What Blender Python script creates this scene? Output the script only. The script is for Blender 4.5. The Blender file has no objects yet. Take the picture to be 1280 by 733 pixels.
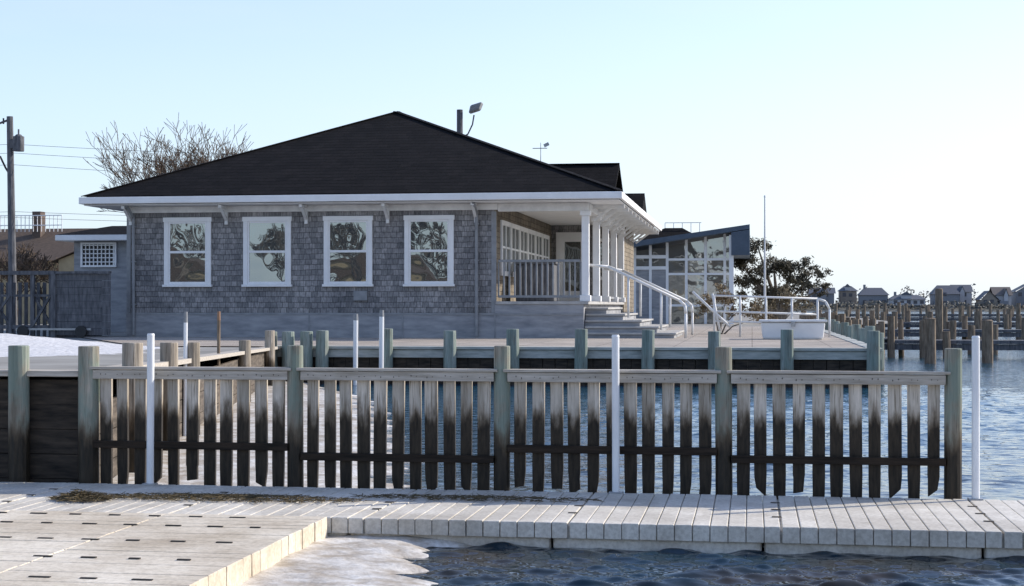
import bpy, math, random
import numpy as np
from mathutils import Vector, Matrix
random.seed(7); np.random.seed(7)
scene=bpy.context.scene
scene.view_settings.view_transform='Standard'
scene.view_settings.look='None'
scene.view_settings.exposure=0

# ---------------- materials ----------------
def newmat(name):
    m=bpy.data.materials.new(name); m.use_nodes=True
    nt=m.node_tree; b=nt.nodes['Principled BSDF']
    return m,nt,b
def N(nt,t,**kw):
    n=nt.nodes.new(t)
    for k,v in kw.items(): setattr(n,k,v)
    return n
def noisecol(nt,c1,c2,scale=(1,1,1),nscale=3,detail=6,lo=.3,hi=.7,rough=.6):
    tc=N(nt,'ShaderNodeTexCoord'); mp=N(nt,'ShaderNodeMapping'); mp.inputs['Scale'].default_value=scale
    nt.links.new(tc.outputs['Object'],mp.inputs[0])
    no=N(nt,'ShaderNodeTexNoise'); no.inputs['Scale'].default_value=nscale; no.inputs['Detail'].default_value=detail
    no.inputs['Roughness'].default_value=rough
    nt.links.new(mp.outputs[0],no.inputs['Vector'])
    r=N(nt,'ShaderNodeValToRGB'); r.color_ramp.elements[0].position=lo; r.color_ramp.elements[1].position=hi
    r.color_ramp.elements[0].color=(*c1,1); r.color_ramp.elements[1].color=(*c2,1)
    nt.links.new(no.outputs['Fac'],r.inputs[0])
    return tc,mp,no,r
def mix(nt,a,b,fac,mode='MIX'):
    n=N(nt,'ShaderNodeMix',data_type='RGBA',blend_type=mode)
    if isinstance(fac,(int,float)): n.inputs[0].default_value=fac
    else: nt.links.new(fac,n.inputs[0])
    for s,i in ((a,6),(b,7)):
        if isinstance(s,tuple): n.inputs[i].default_value=(*s,1)
        else: nt.links.new(s,n.inputs[i])
    return n.outputs[2]
def math_(nt,op,a,b=None,clamp=False):
    n=N(nt,'ShaderNodeMath',operation=op); n.use_clamp=clamp
    for s,i in ((a,0),(b,1)):
        if s is None: continue
        if isinstance(s,(int,float)): n.inputs[i].default_value=s
        else: nt.links.new(s,n.inputs[i])
    return n.outputs[0]
def mat(name,c1,c2=None,rough=.7,scale=(1,1,1),nscale=3,bump=.0,dist=.01,metal=0,lo=.3,hi=.7,spec=.5,stain=None):
    m,nt,b=newmat(name)
    if c2 is None: c2=tuple(min(1,x*1.15) for x in c1); c1=tuple(x*.85 for x in c1)
    tc,mp,no,r=noisecol(nt,c1,c2,scale,nscale,lo=lo,hi=hi)
    col=r.outputs[0]
    if stain:
        t2,m2,n2,r2=noisecol(nt,stain,(1.05,1.05,1.05),(1,1,1),1.1,8,.32,.56,.7)
        col=mix(nt,col,r2.outputs[0],1.0,'MULTIPLY')
        t3,m3,n3,r3=noisecol(nt,(.83,.82,.8),(1.06,1.06,1.06),(1,1,1),38,3,.35,.6,.6)
        col=mix(nt,col,r3.outputs[0],1.0,'MULTIPLY')
    nt.links.new(col,b.inputs['Base Color'])
    b.inputs['Roughness'].default_value=rough; b.inputs['Metallic'].default_value=metal
    b.inputs['Specular IOR Level'].default_value=spec
    if bump:
        bp=N(nt,'ShaderNodeBump'); bp.inputs['Strength'].default_value=bump; bp.inputs['Distance'].default_value=dist
        nt.links.new(no.outputs['Fac'],bp.inputs['Height']); nt.links.new(bp.outputs[0],b.inputs['Normal'])
    return m
def shingle(name,axis,ca,cb,mort,bw=.15,rh=.135,spec=.3,va=.6,vb=1.22):
    m,nt,b=newmat(name)
    tc=N(nt,'ShaderNodeTexCoord'); sp=N(nt,'ShaderNodeSeparateXYZ'); nt.links.new(tc.outputs['Object'],sp.inputs[0])
    cb_=N(nt,'ShaderNodeCombineXYZ'); 
    no0=N(nt,'ShaderNodeTexNoise'); no0.inputs['Scale'].default_value=1.1; nt.links.new(tc.outputs['Object'],no0.inputs[0])
    no00=N(nt,'ShaderNodeTexNoise'); no00.inputs['Scale'].default_value=9; nt.links.new(tc.outputs['Object'],no00.inputs[0])
    wob=math_(nt,'ADD',math_(nt,'MULTIPLY',no0.outputs['Fac'],.05),math_(nt,'MULTIPLY',no00.outputs['Fac'],.03))
    zz=math_(nt,'ADD',sp.outputs[2],wob)
    nt.links.new(sp.outputs[axis],cb_.inputs[0]); nt.links.new(zz,cb_.inputs[1])
    br=N(nt,'ShaderNodeTexBrick'); br.offset=.37; br.inputs['Scale'].default_value=1
    br.inputs['Brick Width'].default_value=bw; br.inputs['Row Height'].default_value=rh
    br.inputs['Mortar Size'].default_value=.006; br.inputs['Mortar Smooth'].default_value=.4; br.inputs['Bias'].default_value=0
    br.inputs['Color1'].default_value=(*ca,1); br.inputs['Color2'].default_value=(*cb,1); br.inputs['Mortar'].default_value=(*mort,1)
    nt.links.new(cb_.outputs[0],br.inputs[0])
    tc2,mp,no,r=noisecol(nt,(va,va,va*1.03),(vb,vb*.98,vb*.95),(1,1,.5),1.3,8,.3,.7,.7)
    col=mix(nt,br.outputs['Color'],r.outputs[0],1.0,'MULTIPLY')
    tc3,mp3,no3,r3=noisecol(nt,(.55,.55,.55),(1.3,1.28,1.25),(9,9,2),4,3,.3,.7)
    col=mix(nt,col,r3.outputs[0],1.0,'MULTIPLY')
    nt.links.new(col,b.inputs['Base Color']); b.inputs['Roughness'].default_value=.9
    b.inputs['Specular IOR Level'].default_value=spec
    fr=math_(nt,'FRACT',math_(nt,'DIVIDE',zz,rh))
    h=math_(nt,'SUBTRACT',math_(nt,'SUBTRACT',1.0,fr),br.outputs['Fac'])
    h=math_(nt,'ADD',h,math_(nt,'MULTIPLY',no3.outputs['Fac'],.6))
    bp=N(nt,'ShaderNodeBump'); bp.inputs['Strength'].default_value=.75; bp.inputs['Distance'].default_value=.018
    nt.links.new(h,bp.inputs['Height']); nt.links.new(bp.outputs[0],b.inputs['Normal'])
    return m
M_shX=shingle('cedar_shingle_front',0,(.205,.208,.215),(.36,.355,.36),(.13,.13,.135))
M_shY=shingle('cedar_shingle_side',1,(.2,.17,.13),(.31,.27,.21),(.08,.065,.05))
M_roof=shingle('asphalt_roof',0,(.009,.009,.010),(.015,.014,.015),(.006,.006,.006),.3,.1,.08)
M_white=mat('white_paint',(.76,.76,.75),(.87,.87,.86),.5,nscale=2)
M_white2=mat('white_trim_weathered',(.62,.62,.61),(.82,.82,.8),.55,nscale=4)
M_found=mat('foundation_panel',(.2,.21,.225),(.39,.39,.4),.85,(.6,.6,2.5),2.5,.3)
M_grey=mat('grey_paint',(.2,.21,.22),(.3,.31,.32),.6,nscale=5)
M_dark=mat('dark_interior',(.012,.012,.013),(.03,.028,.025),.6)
M_metal=mat('galvanised_metal',(.3,.31,.32),(.45,.45,.45),.4,metal=.6,nscale=6)
M_black=mat('black_rubber',(.015,.015,.015),(.03,.03,.03),.6)
M_conc=mat('concrete_step',(.33,.325,.31),(.48,.465,.44),.85,nscale=5,bump=.2)
M_pvc=mat('white_pvc',(.72,.73,.74),(.86,.87,.87),.35,(4,4,.8),4)

def woodcol(name,c1,c2,sc=(7,7,.5),ns=5,rough=.85,bump=.5):
    return mat(name,c1,c2,rough,sc,ns,bump,.006,spec=.3)
def tidalwood(name,top1,top2,zline=.7,trans=.1,low=(.01,.007,.004),lowb=(.05,.036,.022),sc=(9,9,.6),green=0.,gcol=(.2,.32,.27),amp=.42):
    m,nt,b=newmat(name)
    tc,mp,no,r=noisecol(nt,top1,top2,sc,4.5,8,.3,.72,.65)
    tc2,mp2,no2,r2=noisecol(nt,low,lowb,(8,8,1.2),5,6,.35,.7,.65)
    tc3,mp3,no3,r3=noisecol(nt,(.68,.66,.62),(1.2,1.18,1.15),(4.3,2,.05),1.7,1,.35,.65)
    top=mix(nt,r.outputs[0],r3.outputs[0],1.0,'MULTIPLY')
    t6,m6,n6,r6=noisecol(nt,(.45,.42,.38),(1,1,1),(34,34,1.1),3,3,.34,.44)
    top=mix(nt,top,r6.outputs[0],1.0,'MULTIPLY')
    if green:
        tc5,mp5,no5,r5=noisecol(nt,(0,0,0),(1,1,1),(3,3,1.6),2,4,.42,.6)
        top=mix(nt,top,gcol,math_(nt,'MULTIPLY',r5.outputs[0],green))
    sp=N(nt,'ShaderNodeSeparateXYZ'); nt.links.new(tc.outputs['Object'],sp.inputs[0])
    tc4,mp4,no4,r4=noisecol(nt,(0,0,0),(1,1,1),(5,5,1.3),3.2,6,.0,1.)
    z=math_(nt,'ADD',sp.outputs[2],math_(nt,'MULTIPLY',math_(nt,'SUBTRACT',no4.outputs['Fac'],.5),amp))
    f=math_(nt,'DIVIDE',math_(nt,'SUBTRACT',z,zline-trans),2*trans,True)
    f2=math_(nt,'DIVIDE',math_(nt,'SUBTRACT',z,zline-.04),.17,True)
    stain=mix(nt,(.16,.115,.07),top,f2)
    col=mix(nt,r2.outputs[0],stain,f)
    nt.links.new(col,b.inputs['Base Color'])
    b.inputs['Specular IOR Level'].default_value=.3
    rg=math_(nt,'ADD',math_(nt,'MULTIPLY',f,.35),.5); nt.links.new(rg,b.inputs['Roughness'])
    bp=N(nt,'ShaderNodeBump'); bp.inputs['Strength'].default_value=.6; bp.inputs['Distance'].default_value=.006
    nt.links.new(no.outputs['Fac'],bp.inputs['Height']); nt.links.new(bp.outputs[0],b.inputs['Normal'])
    return m
M_picket=tidalwood('weathered_picket',(.37,.33,.275),(.7,.65,.58),.68,.06)
M_post=tidalwood('weathered_post',(.2,.185,.15),(.43,.395,.33),.54,.09,green=.6,gcol=(.19,.275,.235),low=(.014,.012,.008))
M_postt=tidalwood('weathered_tan_post',(.22,.19,.155),(.48,.43,.36),.5,.1,low=(.014,.012,.008))
M_rail=woodcol('weathered_rail',(.31,.275,.225),(.58,.535,.47),(.7,9,9),5)
M_wetrail=woodcol('wet_rail',(.008,.006,.004),(.045,.03,.019),(.7,9,9),5)
M_gpost=tidalwood('green_piling',(.18,.21,.19),(.37,.41,.375),.2,.1,green=.4,gcol=(.21,.3,.265))
M_bulk=woodcol('bulkhead_sheeting',(.012,.011,.01),(.075,.058,.043),(1,1,6),4)
M_bulk2=woodcol('bulkhead_boards',(.05,.042,.034),(.17,.14,.11),(1,1,7),3)
M_cap=woodcol('bulkhead_cap',(.3,.32,.295),(.52,.53,.49),(1,6,6),4)
M_pile=woodcol('piling',(.1,.073,.05),(.3,.235,.17),(5,5,1),3)
M_oldwood=woodcol('old_grey_wood',(.06,.063,.07),(.18,.18,.19),(5,5,1),3)
M_dock=mat('dock_plastic',(.54,.5,.43),(.74,.705,.63),.65,(1,1,1),2.6,.25,.004,stain=(.7,.68,.65))
M_dockl=mat('dock_plastic_beige',(.57,.49,.375),(.77,.7,.575),.65,(1,1,1),1.8,.25,.004,stain=(.76,.72,.66))
M_slot=mat('dock_slot',(.03,.028,.025),(.06,.05,.04),.8)
M_weed=mat('dry_seaweed',(.04,.03,.012),(.16,.12,.06),.9,nscale=30)
M_ice=mat('ice_and_sand',(.42,.36,.28),(.72,.7,.66),.45,(1,1,1),4.5,.8,.03,lo=.38,hi=.6,stain=(.75,.71,.65))
M_shell=mat('shell_gravel',(.42,.42,.43),(.74,.74,.74),.9,(1,1,1),14,.7,.03)
M_bark=mat('bark',(.09,.075,.06),(.2,.17,.14),.9,nscale=10)
M_barkd=mat('shrub_bark',(.05,.035,.025),(.13,.09,.06),.9,nscale=10)
M_wirem=mat('wire',(.05,.05,.055),(.07,.07,.07),.6)

def glassmat(name,fac,tint=(.02,.022,.022),bump=.08,sc=2.2):
    m,nt,b=newmat(name)
    b.inputs['Base Color'].default_value=(*tint,1); b.inputs['Roughness'].default_value=.4
    g=N(nt,'ShaderNodeBsdfGlossy'); g.inputs['Roughness'].default_value=.01; g.inputs['Color'].default_value=(.82,.9,.92,1)
    ms=N(nt,'ShaderNodeMixShader'); ms.inputs[0].default_value=fac
    tc=N(nt,'ShaderNodeTexCoord'); no=N(nt,'ShaderNodeTexNoise'); no.inputs['Scale'].default_value=sc; no.inputs['Detail'].default_value=.5
    nt.links.new(tc.outputs['Object'],no.inputs[0])
    bp=N(nt,'ShaderNodeBump'); bp.inputs['Strength'].default_value=bump; bp.inputs['Distance'].default_value=.1
    nt.links.new(no.outputs['Fac'],bp.inputs['Height']); nt.links.new(bp.outputs[0],g.inputs['Normal'])
    out=nt.nodes['Material Output']
    nt.links.new(b.outputs[0],ms.inputs[1]); nt.links.new(g.outputs[0],ms.inputs[2]); nt.links.new(ms.outputs[0],out.inputs[0])
    return m
M_glass=glassmat('window_glass',.31,bump=.07,sc=1.7)
M_glass2=glassmat('dark_glass',.2)

# ---------------- mesh builder ----------------
class MB:
    def __init__(s): s.v=[];s.f=[];s.m=[]
    def add(s,vs,fs,mi=0):
        o=len(s.v); s.v+= [tuple(p) for p in vs]; s.f+=[tuple(i+o for i in f) for f in fs]; s.m+=[mi]*len(fs)
    def box(s,x0,x1,y0,y1,z0,z1,mi=0,jit=0):
        v=[(x0,y0,z0),(x1,y0,z0),(x1,y1,z0),(x0,y1,z0),(x0,y0,z1),(x1,y0,z1),(x1,y1,z1),(x0,y1,z1)]
        if jit: v=[tuple(c+random.uniform(-jit,jit) for c in p) for p in v]
        s.add(v,[(0,3,2,1),(4,5,6,7),(0,1,5,4),(1,2,6,5),(2,3,7,6),(3,0,4,7)],mi)
    def cyl(s,p0,p1,r0,r1=None,n=8,mi=0,cap=True):
        if r1 is None: r1=r0
        p0=Vector(p0);p1=Vector(p1);d=(p1-p0)
        if d.length<1e-6: return
        d.normalize(); a=d.orthogonal().normalized(); b=d.cross(a)
        vs=[]
        for p,r in((p0,r0),(p1,r1)):
            for i in range(n):
                t=2*math.pi*i/n; vs.append(p+a*math.cos(t)*r+b*math.sin(t)*r)
        fs=[(i,(i+1)%n,n+(i+1)%n,n+i) for i in range(n)]
        if cap: fs+=[tuple(range(n-1,-1,-1)),tuple(range(n,2*n))]
        s.add(vs,fs,mi)
    def beam(s,p0,p1,w,h,mi=0):
        p0=Vector(p0);p1=Vector(p1);d=(p1-p0).normalized()
        up=Vector((0,0,1)) if abs(d.z)<.95 else Vector((0,1,0))
        a=d.cross(up).normalized()*w/2; b=a.cross(d).normalized()*h/2
        vs=[p0-a-b,p0+a-b,p0+a+b,p0-a+b,p1-a-b,p1+a-b,p1+a+b,p1-a+b]
        s.add(vs,[(0,3,2,1),(4,5,6,7),(0,1,5,4),(1,2,6,5),(2,3,7,6),(3,0,4,7)],mi)
    def build(s,name,mats,parent=None,bevel=0,smooth=False,seg=2):
        me=bpy.data.meshes.new(name); me.from_pydata(s.v,[],s.f)
        for m in mats: me.materials.append(m)
        if len(mats)>1: me.polygons.foreach_set('material_index',s.m)
        if smooth: me.polygons.foreach_set('use_smooth',[True]*len(s.f))
        me.update()
        o=bpy.data.objects.new(name,me); scene.collection.objects.link(o)
        if parent: o.parent=parent
        if bevel:
            b=o.modifiers.new('bevel','BEVEL'); b.width=bevel; b.segments=seg; b.limit_method='ANGLE'
        return o
def empty(name):
    e=bpy.data.objects.new(name,None); scene.collection.objects.link(e); return e

# ---------------- world, sun, camera ----------------
AZ=math.radians(60); EL=math.radians(29)
w=bpy.data.worlds.new('World'); scene.world=w; w.use_nodes=True
nt=w.node_tree; sky=nt.nodes.new('ShaderNodeTexSky'); sky.sky_type='NISHITA'; sky.sun_disc=False
sky.sun_elevation=EL; sky.sun_rotation=AZ; sky.air_density=1.0; sky.dust_density=.5; sky.ozone_density=2
bg=nt.nodes['Background']; bg.inputs[1].default_value=.15
# winter haze: whitens and lifts the sky towards the horizon, faint high cloud
tc=N(nt,'ShaderNodeTexCoord'); sp=N(nt,'ShaderNodeSeparateXYZ'); nt.links.new(tc.outputs['Generated'],sp.inputs[0])
g=mix(nt,sky.outputs[0],(1.62,1.5,1.6),1.0,'MULTIPLY')
el=math_(nt,'ABSOLUTE',sp.outputs[2])
f=math_(nt,'SUBTRACT',1.0,math_(nt,'DIVIDE',el,.33),True)
f=math_(nt,'MULTIPLY',math_(nt,'POWER',f,1.3),.94)
side=math_(nt,'MULTIPLY_ADD',sp.outputs[0],.95); side.node.inputs[2].default_value=.55; side.node.use_clamp=True
hz=mix(nt,(4.3,5.6,6.8),(6.45,6.75,6.95),side)
mp=N(nt,'ShaderNodeMapping'); mp.inputs['Scale'].default_value=(1.2,1.2,7); mp.inputs['Rotation'].default_value=(.1,.12,0); nt.links.new(tc.outputs['Generated'],mp.inputs[0])
cn=N(nt,'ShaderNodeTexNoise'); cn.inputs['Scale'].default_value=1.8; cn.inputs['Detail'].default_value=6; nt.links.new(mp.outputs[0],cn.inputs[0])
cf=math_(nt,'MULTIPLY',math_(nt,'DIVIDE',math_(nt,'SUBTRACT',cn.outputs['Fac'],.5),.3,True),.25)
c=mix(nt,g,hz,f); c=mix(nt,c,(6.2,6.5,6.8),cf)
nt.links.new(c,bg.inputs[0])
sd=bpy.data.lights.new('sun','SUN'); sd.energy=5; sd.angle=math.radians(.5); sd.color=(1,.92,.8)
so=bpy.data.objects.new('sun',sd); scene.collection.objects.link(so)
d=Vector((math.sin(AZ)*math.cos(EL),math.cos(AZ)*math.cos(EL),math.sin(EL)))
so.rotation_euler=d.to_track_quat('Z','Y').to_euler()
cd=bpy.data.cameras.new('camera'); cam=bpy.data.objects.new('camera',cd); scene.collection.objects.link(cam)
cam.location=(0,0,1.5); cam.rotation_euler=(math.radians(90.455),0,math.radians(8.75))
cd.lens=54.84; cd.sensor_width=36; cd.clip_end=6000; cd.clip_start=.1
scene.camera=cam

# ---------------- water ----------------
def grow(a,b,step,g):
    out=[];x=a;s=step
    while abs(x-a)<abs(b-a):
        x+= s if b>a else -s; s*=g; out.append(x)
    return out
xs=list(reversed(grow(-3,-3500,.2,1.35)))+list(np.arange(-3,4,.02))+grow(4,3500,.2,1.3)
ys=list(reversed(grow(6.6,-3500,.2,1.5)))+list(np.arange(6.6,9.8,.014))+list(np.arange(9.8,30,.1))+grow(30,3500,.15,1.12)
xs=np.array(xs);ys=np.array(ys)
Xg,Yg=np.meshgrid(xs,ys)
Zg=np.zeros_like(Xg)
rng=np.random.RandomState(3)
for i in range(44):
    lam=.075*(1.042**i)
    th=rng.uniform(-.85,.85)+ (math.pi if rng.rand()<.25 else 0)+1.5
    k=2*math.pi/lam; ph=rng.uniform(0,6.28)
    am=.0080*lam
    wv=am*np.sin(k*(Xg*math.cos(th)+Yg*math.sin(th))+ph+1.6*np.sin(Xg*rng.uniform(.5,5)+Yg*rng.uniform(.5,4)))
    if lam<.3: wv=wv*(Yg<10)
    Zg+=wv
patch=.9+.4*np.sin(Xg*1.9+.9*np.sin(Yg*2.3))*np.sin(Yg*3.1+1.3*np.sin(Xg*1.1))
Zg=np.where(Zg>0,Zg*1.3,Zg*.8)*patch
fade=np.clip((32-Yg)/8,0,1)*np.clip((Xg+3)/.8,0,1)*np.clip((5-Xg)/1,0,1)*np.clip((Yg-4)/1.5,0,1)
Zg*=fade
ny,nx=Xg.shape
vv=np.stack([Xg,Yg,Zg],-1).reshape(-1,3)
idx=np.arange(nx*ny).reshape(ny,nx)
ff=np.stack([idx[:-1,:-1],idx[:-1,1:],idx[1:,1:],idx[1:,:-1]],-1).reshape(-1,4)
me=bpy.data.meshes.new('water'); me.from_pydata(vv.tolist(),[],ff.tolist())
me.polygons.foreach_set('use_smooth',[True]*len(me.polygons)); 
m,nt,b=newmat('sea_water')
tcw,mpw,now,rw=noisecol(nt,(.012,.032,.048),(.038,.032,.024),(1,1,1),.9,3,.4,.65)
# shallow brown near the docks, bluer in open water
sp=N(nt,'ShaderNodeSeparateXYZ'); nt.links.new(tcw.outputs['Object'],sp.inputs[0])
dp=math_(nt,'DIVIDE',math_(nt,'SUBTRACT',sp.outputs[1],10),12,True)
nt.links.new(mix(nt,rw.outputs[0],(.018,.075,.12),dp),b.inputs['Base Color'])
b.inputs['Roughness'].default_value=.04; b.inputs['IOR'].default_value=1.33
tc=N(nt,'ShaderNodeTexCoord'); mp=N(nt,'ShaderNodeMapping'); mp.inputs['Scale'].default_value=(1,1.6,1); nt.links.new(tc.outputs['Object'],mp.inputs[0])
n1=N(nt,'ShaderNodeTexNoise'); n1.inputs['Scale'].default_value=3.4; n1.inputs['Detail'].default_value=3; nt.links.new(mp.outputs[0],n1.inputs[0])
bp=N(nt,'ShaderNodeBump'); bp.inputs['Distance'].default_value=.1
nt.links.new(math_(nt,'MULTIPLY_ADD',dp,.35),bp.inputs['Strength']); bp.inputs['Strength'].links[0].from_node.inputs[2].default_value=.15
nt.links.new(n1.outputs['Fac'],bp.inputs['Height']); nt.links.new(bp.outputs[0],b.inputs['Normal'])
me.materials.append(m); ow=bpy.data.objects.new('water',me); scene.collection.objects.link(ow)

# ---------------- ice sheet ----------------
def sheet(name,left,right,z,matl,amp=.15):
    mb=MB(); n=160
    y0,y1=left[0][1],left[-1][1]
    def itp(pts,y):
        return float(np.interp(y,[p[1] for p in pts],[p[0] for p in pts]))
    K=30; vs=[];fs=[]
    for i in range(n+1):
        y=y0+(y1-y0)*i/n
        a=itp(left,y); bb=itp(right,y)+amp*(math.sin(y*5.1)+.6*math.sin(y*13+1)+.4*math.sin(y*29)+.25*math.sin(y*61))*.5
        for k in range(K+1):
            t=k/K; x=a+(bb-a)*t
            zz=z*(1-t**4)-.03*t**8+.006*math.sin(x*7+y*3)*(1-t)+.005*math.sin(x*19+2*math.sin(y*11))*(1-t)
            vs.append((x,y,zz))
    for i in range(n):
        for k in range(K):
            o=i*(K+1)+k; fs.append((o,o+1,o+K+2,o+K+1))
    mb.add(vs,fs); return mb.build(name,[matl],smooth=True)
sheet('ice_sheet',[(-2.72,4),(-2.72,9.9)],[(.2,4),(-.6,6.6),(-1.35,7.9),(-1.75,8.5),(-2.0,9.0),(-1.85,9.4),(-1.3,9.9)],.05,M_ice)
sheet('ice_sheet',[(-5.2,11.3),(-9.4,29.2)],[(-2.6,11.3),(-3.3,15),(-4.8,20),(-6.5,25),(-8.9,29.2)],.06,M_ice,.5)

# ---------------- floating docks ----------------
D=.16
dk=empty('floating_dock')
mb=MB(); x=-9.0; i=0; pw=.108
while x<4.2:
    gap=.005 if i%12 else .014
    mb.box(x,x+pw-gap,9.58+random.uniform(-.004,.004),11.15,.06,D+random.uniform(-.0015,.0015),0,.001)
    x+=pw;i+=1
mb.build('deck_planks',[M_dock],dk,bevel=.005)
mb=MB()
x=-9
while x<4.2:
    mb.box(x,x+1.28,9.61,11.12,-.1,D-.02,0); x+=1.296
mb.build('float_body',[M_dock],dk,bevel=.03)
mb=MB(); x=-9
while x<4.2:
    for yy in (10.0,10.36,10.72):
        mb.box(x+.05,x+.11,yy,yy+.03,D+.001,D+.005)
    x+=1.296
mb.build('connector_slots',[M_slot],dk)
dk2=empty('floating_dock')
mb=MB(); y=4.0;i=0
while y<9.5:
    for xa in np.arange(-9,-2.7,1.06):
        x1=min(xa+1.054,-2.62)
        mb.box(xa,x1+random.uniform(-.004,.004),y,min(y+.135-.0035,9.565),.03,D+.01+random.uniform(-.0012,.0012),0,.001)
    y+=.135
mb.build('deck_planks',[M_dockl],dk2,bevel=.0045)
mb=MB(); mb.box(-9,-2.66,4,9.54,-.1,D-.02); mb.build('float_body',[M_dockl],dk2)
mb=MB()
for yy in (5.4,6.6,7.2,7.8,8.4,9.0,9.4):
    xx=-8.8
    while xx<-2.8:
        if random.random()<.9:
            mb.box(xx,xx+random.uniform(.06,.11),yy-.01,yy+.01,D+.008,D+.016)
        xx+=.265
mb.build('connector_slots',[M_slot],dk2)

def weed(name,cx,cy,rx,ry,n,h=.03):
    mb=MB()
    for i in range(n):
        a=random.uniform(0,6.28); r=random.random()**.7
        x=cx+rx*r*math.cos(a); y=cy+ry*r*math.sin(a); z=D+.012+random.uniform(0,h)*(1-r)
        b=random.uniform(0,6.28); l=random.uniform(.03,.1)
        mb.cyl((x,y,z),(x+l*math.cos(b),y+l*math.sin(b),z+random.uniform(-.004,.012)),.003,.001,3,cap=False)
    return mb.build(name,[M_weed])
weed('seaweed_clump',-5.55,10.0,.28,.12,600,.05)
weed('seaweed_clump',-4.55,10.15,.22,.13,700,.07)
weed('seaweed_clump',-5.3,9.3,.5,.1,200,.015)
weed('seaweed_clump',-3.6,10.35,1.0,.2,1300,.02)
weed('seaweed_clump',-1.9,10.6,.9,.15,500,.01)

# ---------------- fence ----------------
FY=11.27
fe=empty('wooden_fence')
px=[-4.995,-3.366,-1.811,-.198,1.384]
mb=MB()
for i,x in enumerate([-5.56]+px):
    r=.06 if i>1 else .078
    hh=1.19+random.uniform(-.01,.02); lx=random.uniform(-.008,.008)
    mb.cyl((x,FY,-.5),(x+lx,FY,hh),r*1.03,r,16)
o=mb.build('posts',[M_post],fe,bevel=.008)
mb=MB()
for a,b_ in zip(px[:-1],px[1:]):
    mb.box(a+.05,b_-.05,FY-.06,FY-.015,.945,1.012,0,.002)
    mb.box(a+.02,b_-.02,FY-.07,FY+.05,1.016,1.036,0,.002)
mb.build('top_rails',[M_rail],fe,bevel=.004)
mb=MB()
for i,(a,b_) in enumerate(zip(px[:-1],px[1:])):
    zz=[.42,.35,.43,.38][i]
    mb.box(a+.05,b_-.05,FY-.06,FY-.015,zz,zz+.055,0,.003)
mb.build('lower_rails',[M_wetrail],fe,bevel=.004)
mb=MB(); nl=MB()
for a,b_ in zip(px[:-1],px[1:]):
    n=11; L=b_-a-.124
    for k in range(n):
        wd=.086+random.uniform(-.006,.008)
        c=a+.062+L*(k+.5)/n+random.uniform(-.008,.008)
        z0=.02+random.uniform(-.05,.17); tl=random.uniform(-.008,.008)
        y0=FY-.012; y1=FY+.026
        zs=[z0,z0+.1,.3,1.0+random.uniform(-.004,.004)]
        ws=[wd*random.uniform(.7,.95),wd*random.uniform(.9,.97),wd,wd]
        vs=[]
        for q,(zz,ww) in enumerate(zip(zs,ws)):
            cx=c+tl*(zz-.5)+(random.uniform(-.01,.01) if q==0 else 0)
            dz=random.uniform(-.04,.04) if q==0 else 0
            vs+=[(cx-ww/2,y0,zz+dz),(cx+ww/2,y0,zz-dz),(cx+ww/2,y1,zz-dz),(cx-ww/2,y1,zz+dz)]
        fs=[(0,3,2,1),(12,13,14,15)]
        for q in range(3):
            o_=q*4
            for j in range(4): fs.append((o_+j,o_+(j+1)%4,o_+4+(j+1)%4,o_+4+j))
        mb.add(vs,fs)
        for dx in (-.02,.02): nl.cyl((c+dx,FY-.0635,.978+random.uniform(-.012,.012)),(c+dx,FY-.058,.978),.003,.003,6)
mb.build('pickets',[M_picket],fe,bevel=.003)
nl.build('nail_heads',[M_slot],fe)

for x,lean in ((-4.45,.006),(-.96,-.004),(1.52,.004)):
    e=empty('mooring_guide_pole'); mb=MB()
    mb.cyl((x,11.12,-.5),(x+lean,11.12,1.275),.027,.027,16); mb.cyl((x+lean,11.12,1.275),(x+lean,11.12,1.29),.029,.024,16)
    mb.build('pipe',[M_pvc],e,smooth=False)
    mb=MB(); mb.box(x-.05,x+.05,11.085,11.16,D-.02,D+.012); mb.build('bracket',[M_metal],e,bevel=.004)

# ---------------- land ----------------
GZ=.68
def gmesh(name,vs,fs,m): 
    mb=MB(); mb.add(vs,fs); return mb.build(name,[m])
M_ground=mat('ground',(.18,.17,.15),(.33,.32,.29),.95,nscale=.8,bump=.3)
gmesh('ground',[(-5.15,11.35,.98),(-9.2,29.35,GZ),(2.3,29.35,GZ),(2.3,62,GZ),(7,75,GZ),(7,110,GZ),(-60,900,GZ),(-1500,900,GZ),(-1500,29.35,GZ),(-1500,11.35,.98)],
      [(0,1,8,9),(1,2,3,4,5,6,7,8)],M_ground)
m,nt,b=newmat('boardwalk_boards')
tc=N(nt,'ShaderNodeTexCoord'); br=N(nt,'ShaderNodeTexBrick'); br.inputs['Scale'].default_value=1; br.inputs['Brick Width'].default_value=3; br.inputs['Row Height'].default_value=.15
br.inputs['Mortar Size'].default_value=.012; br.inputs['Color1'].default_value=(.4,.35,.3,1); br.inputs['Color2'].default_value=(.54,.49,.43,1); br.inputs['Mortar'].default_value=(.06,.05,.045,1)
nt.links.new(tc.outputs['Object'],br.inputs[0]); tc2,mp,no,r=noisecol(nt,(.7,.7,.7),(1.15,1.13,1.1),(1,1,1),1.2,6)
nt.links.new(mix(nt,br.outputs['Color'],r.outputs[0],1.0,'MULTIPLY'),b.inputs['Base Color']); b.inputs['Roughness'].default_value=.9; b.inputs['Specular IOR Level'].default_value=.2
M_board=m
gmesh('boardwalk',[(-9.1,29.4,GZ+.02),(2.28,29.4,GZ+.02),(2.28,60,GZ+.02),(-3.2,60,GZ+.02),(-3.2,37.7,GZ+.02),(-17,37.7,GZ+.02),(-12,29.4,GZ+.02)],[tuple(range(7))],M_board)
mb=MB(); vs=[];fs=[];n=60
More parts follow.
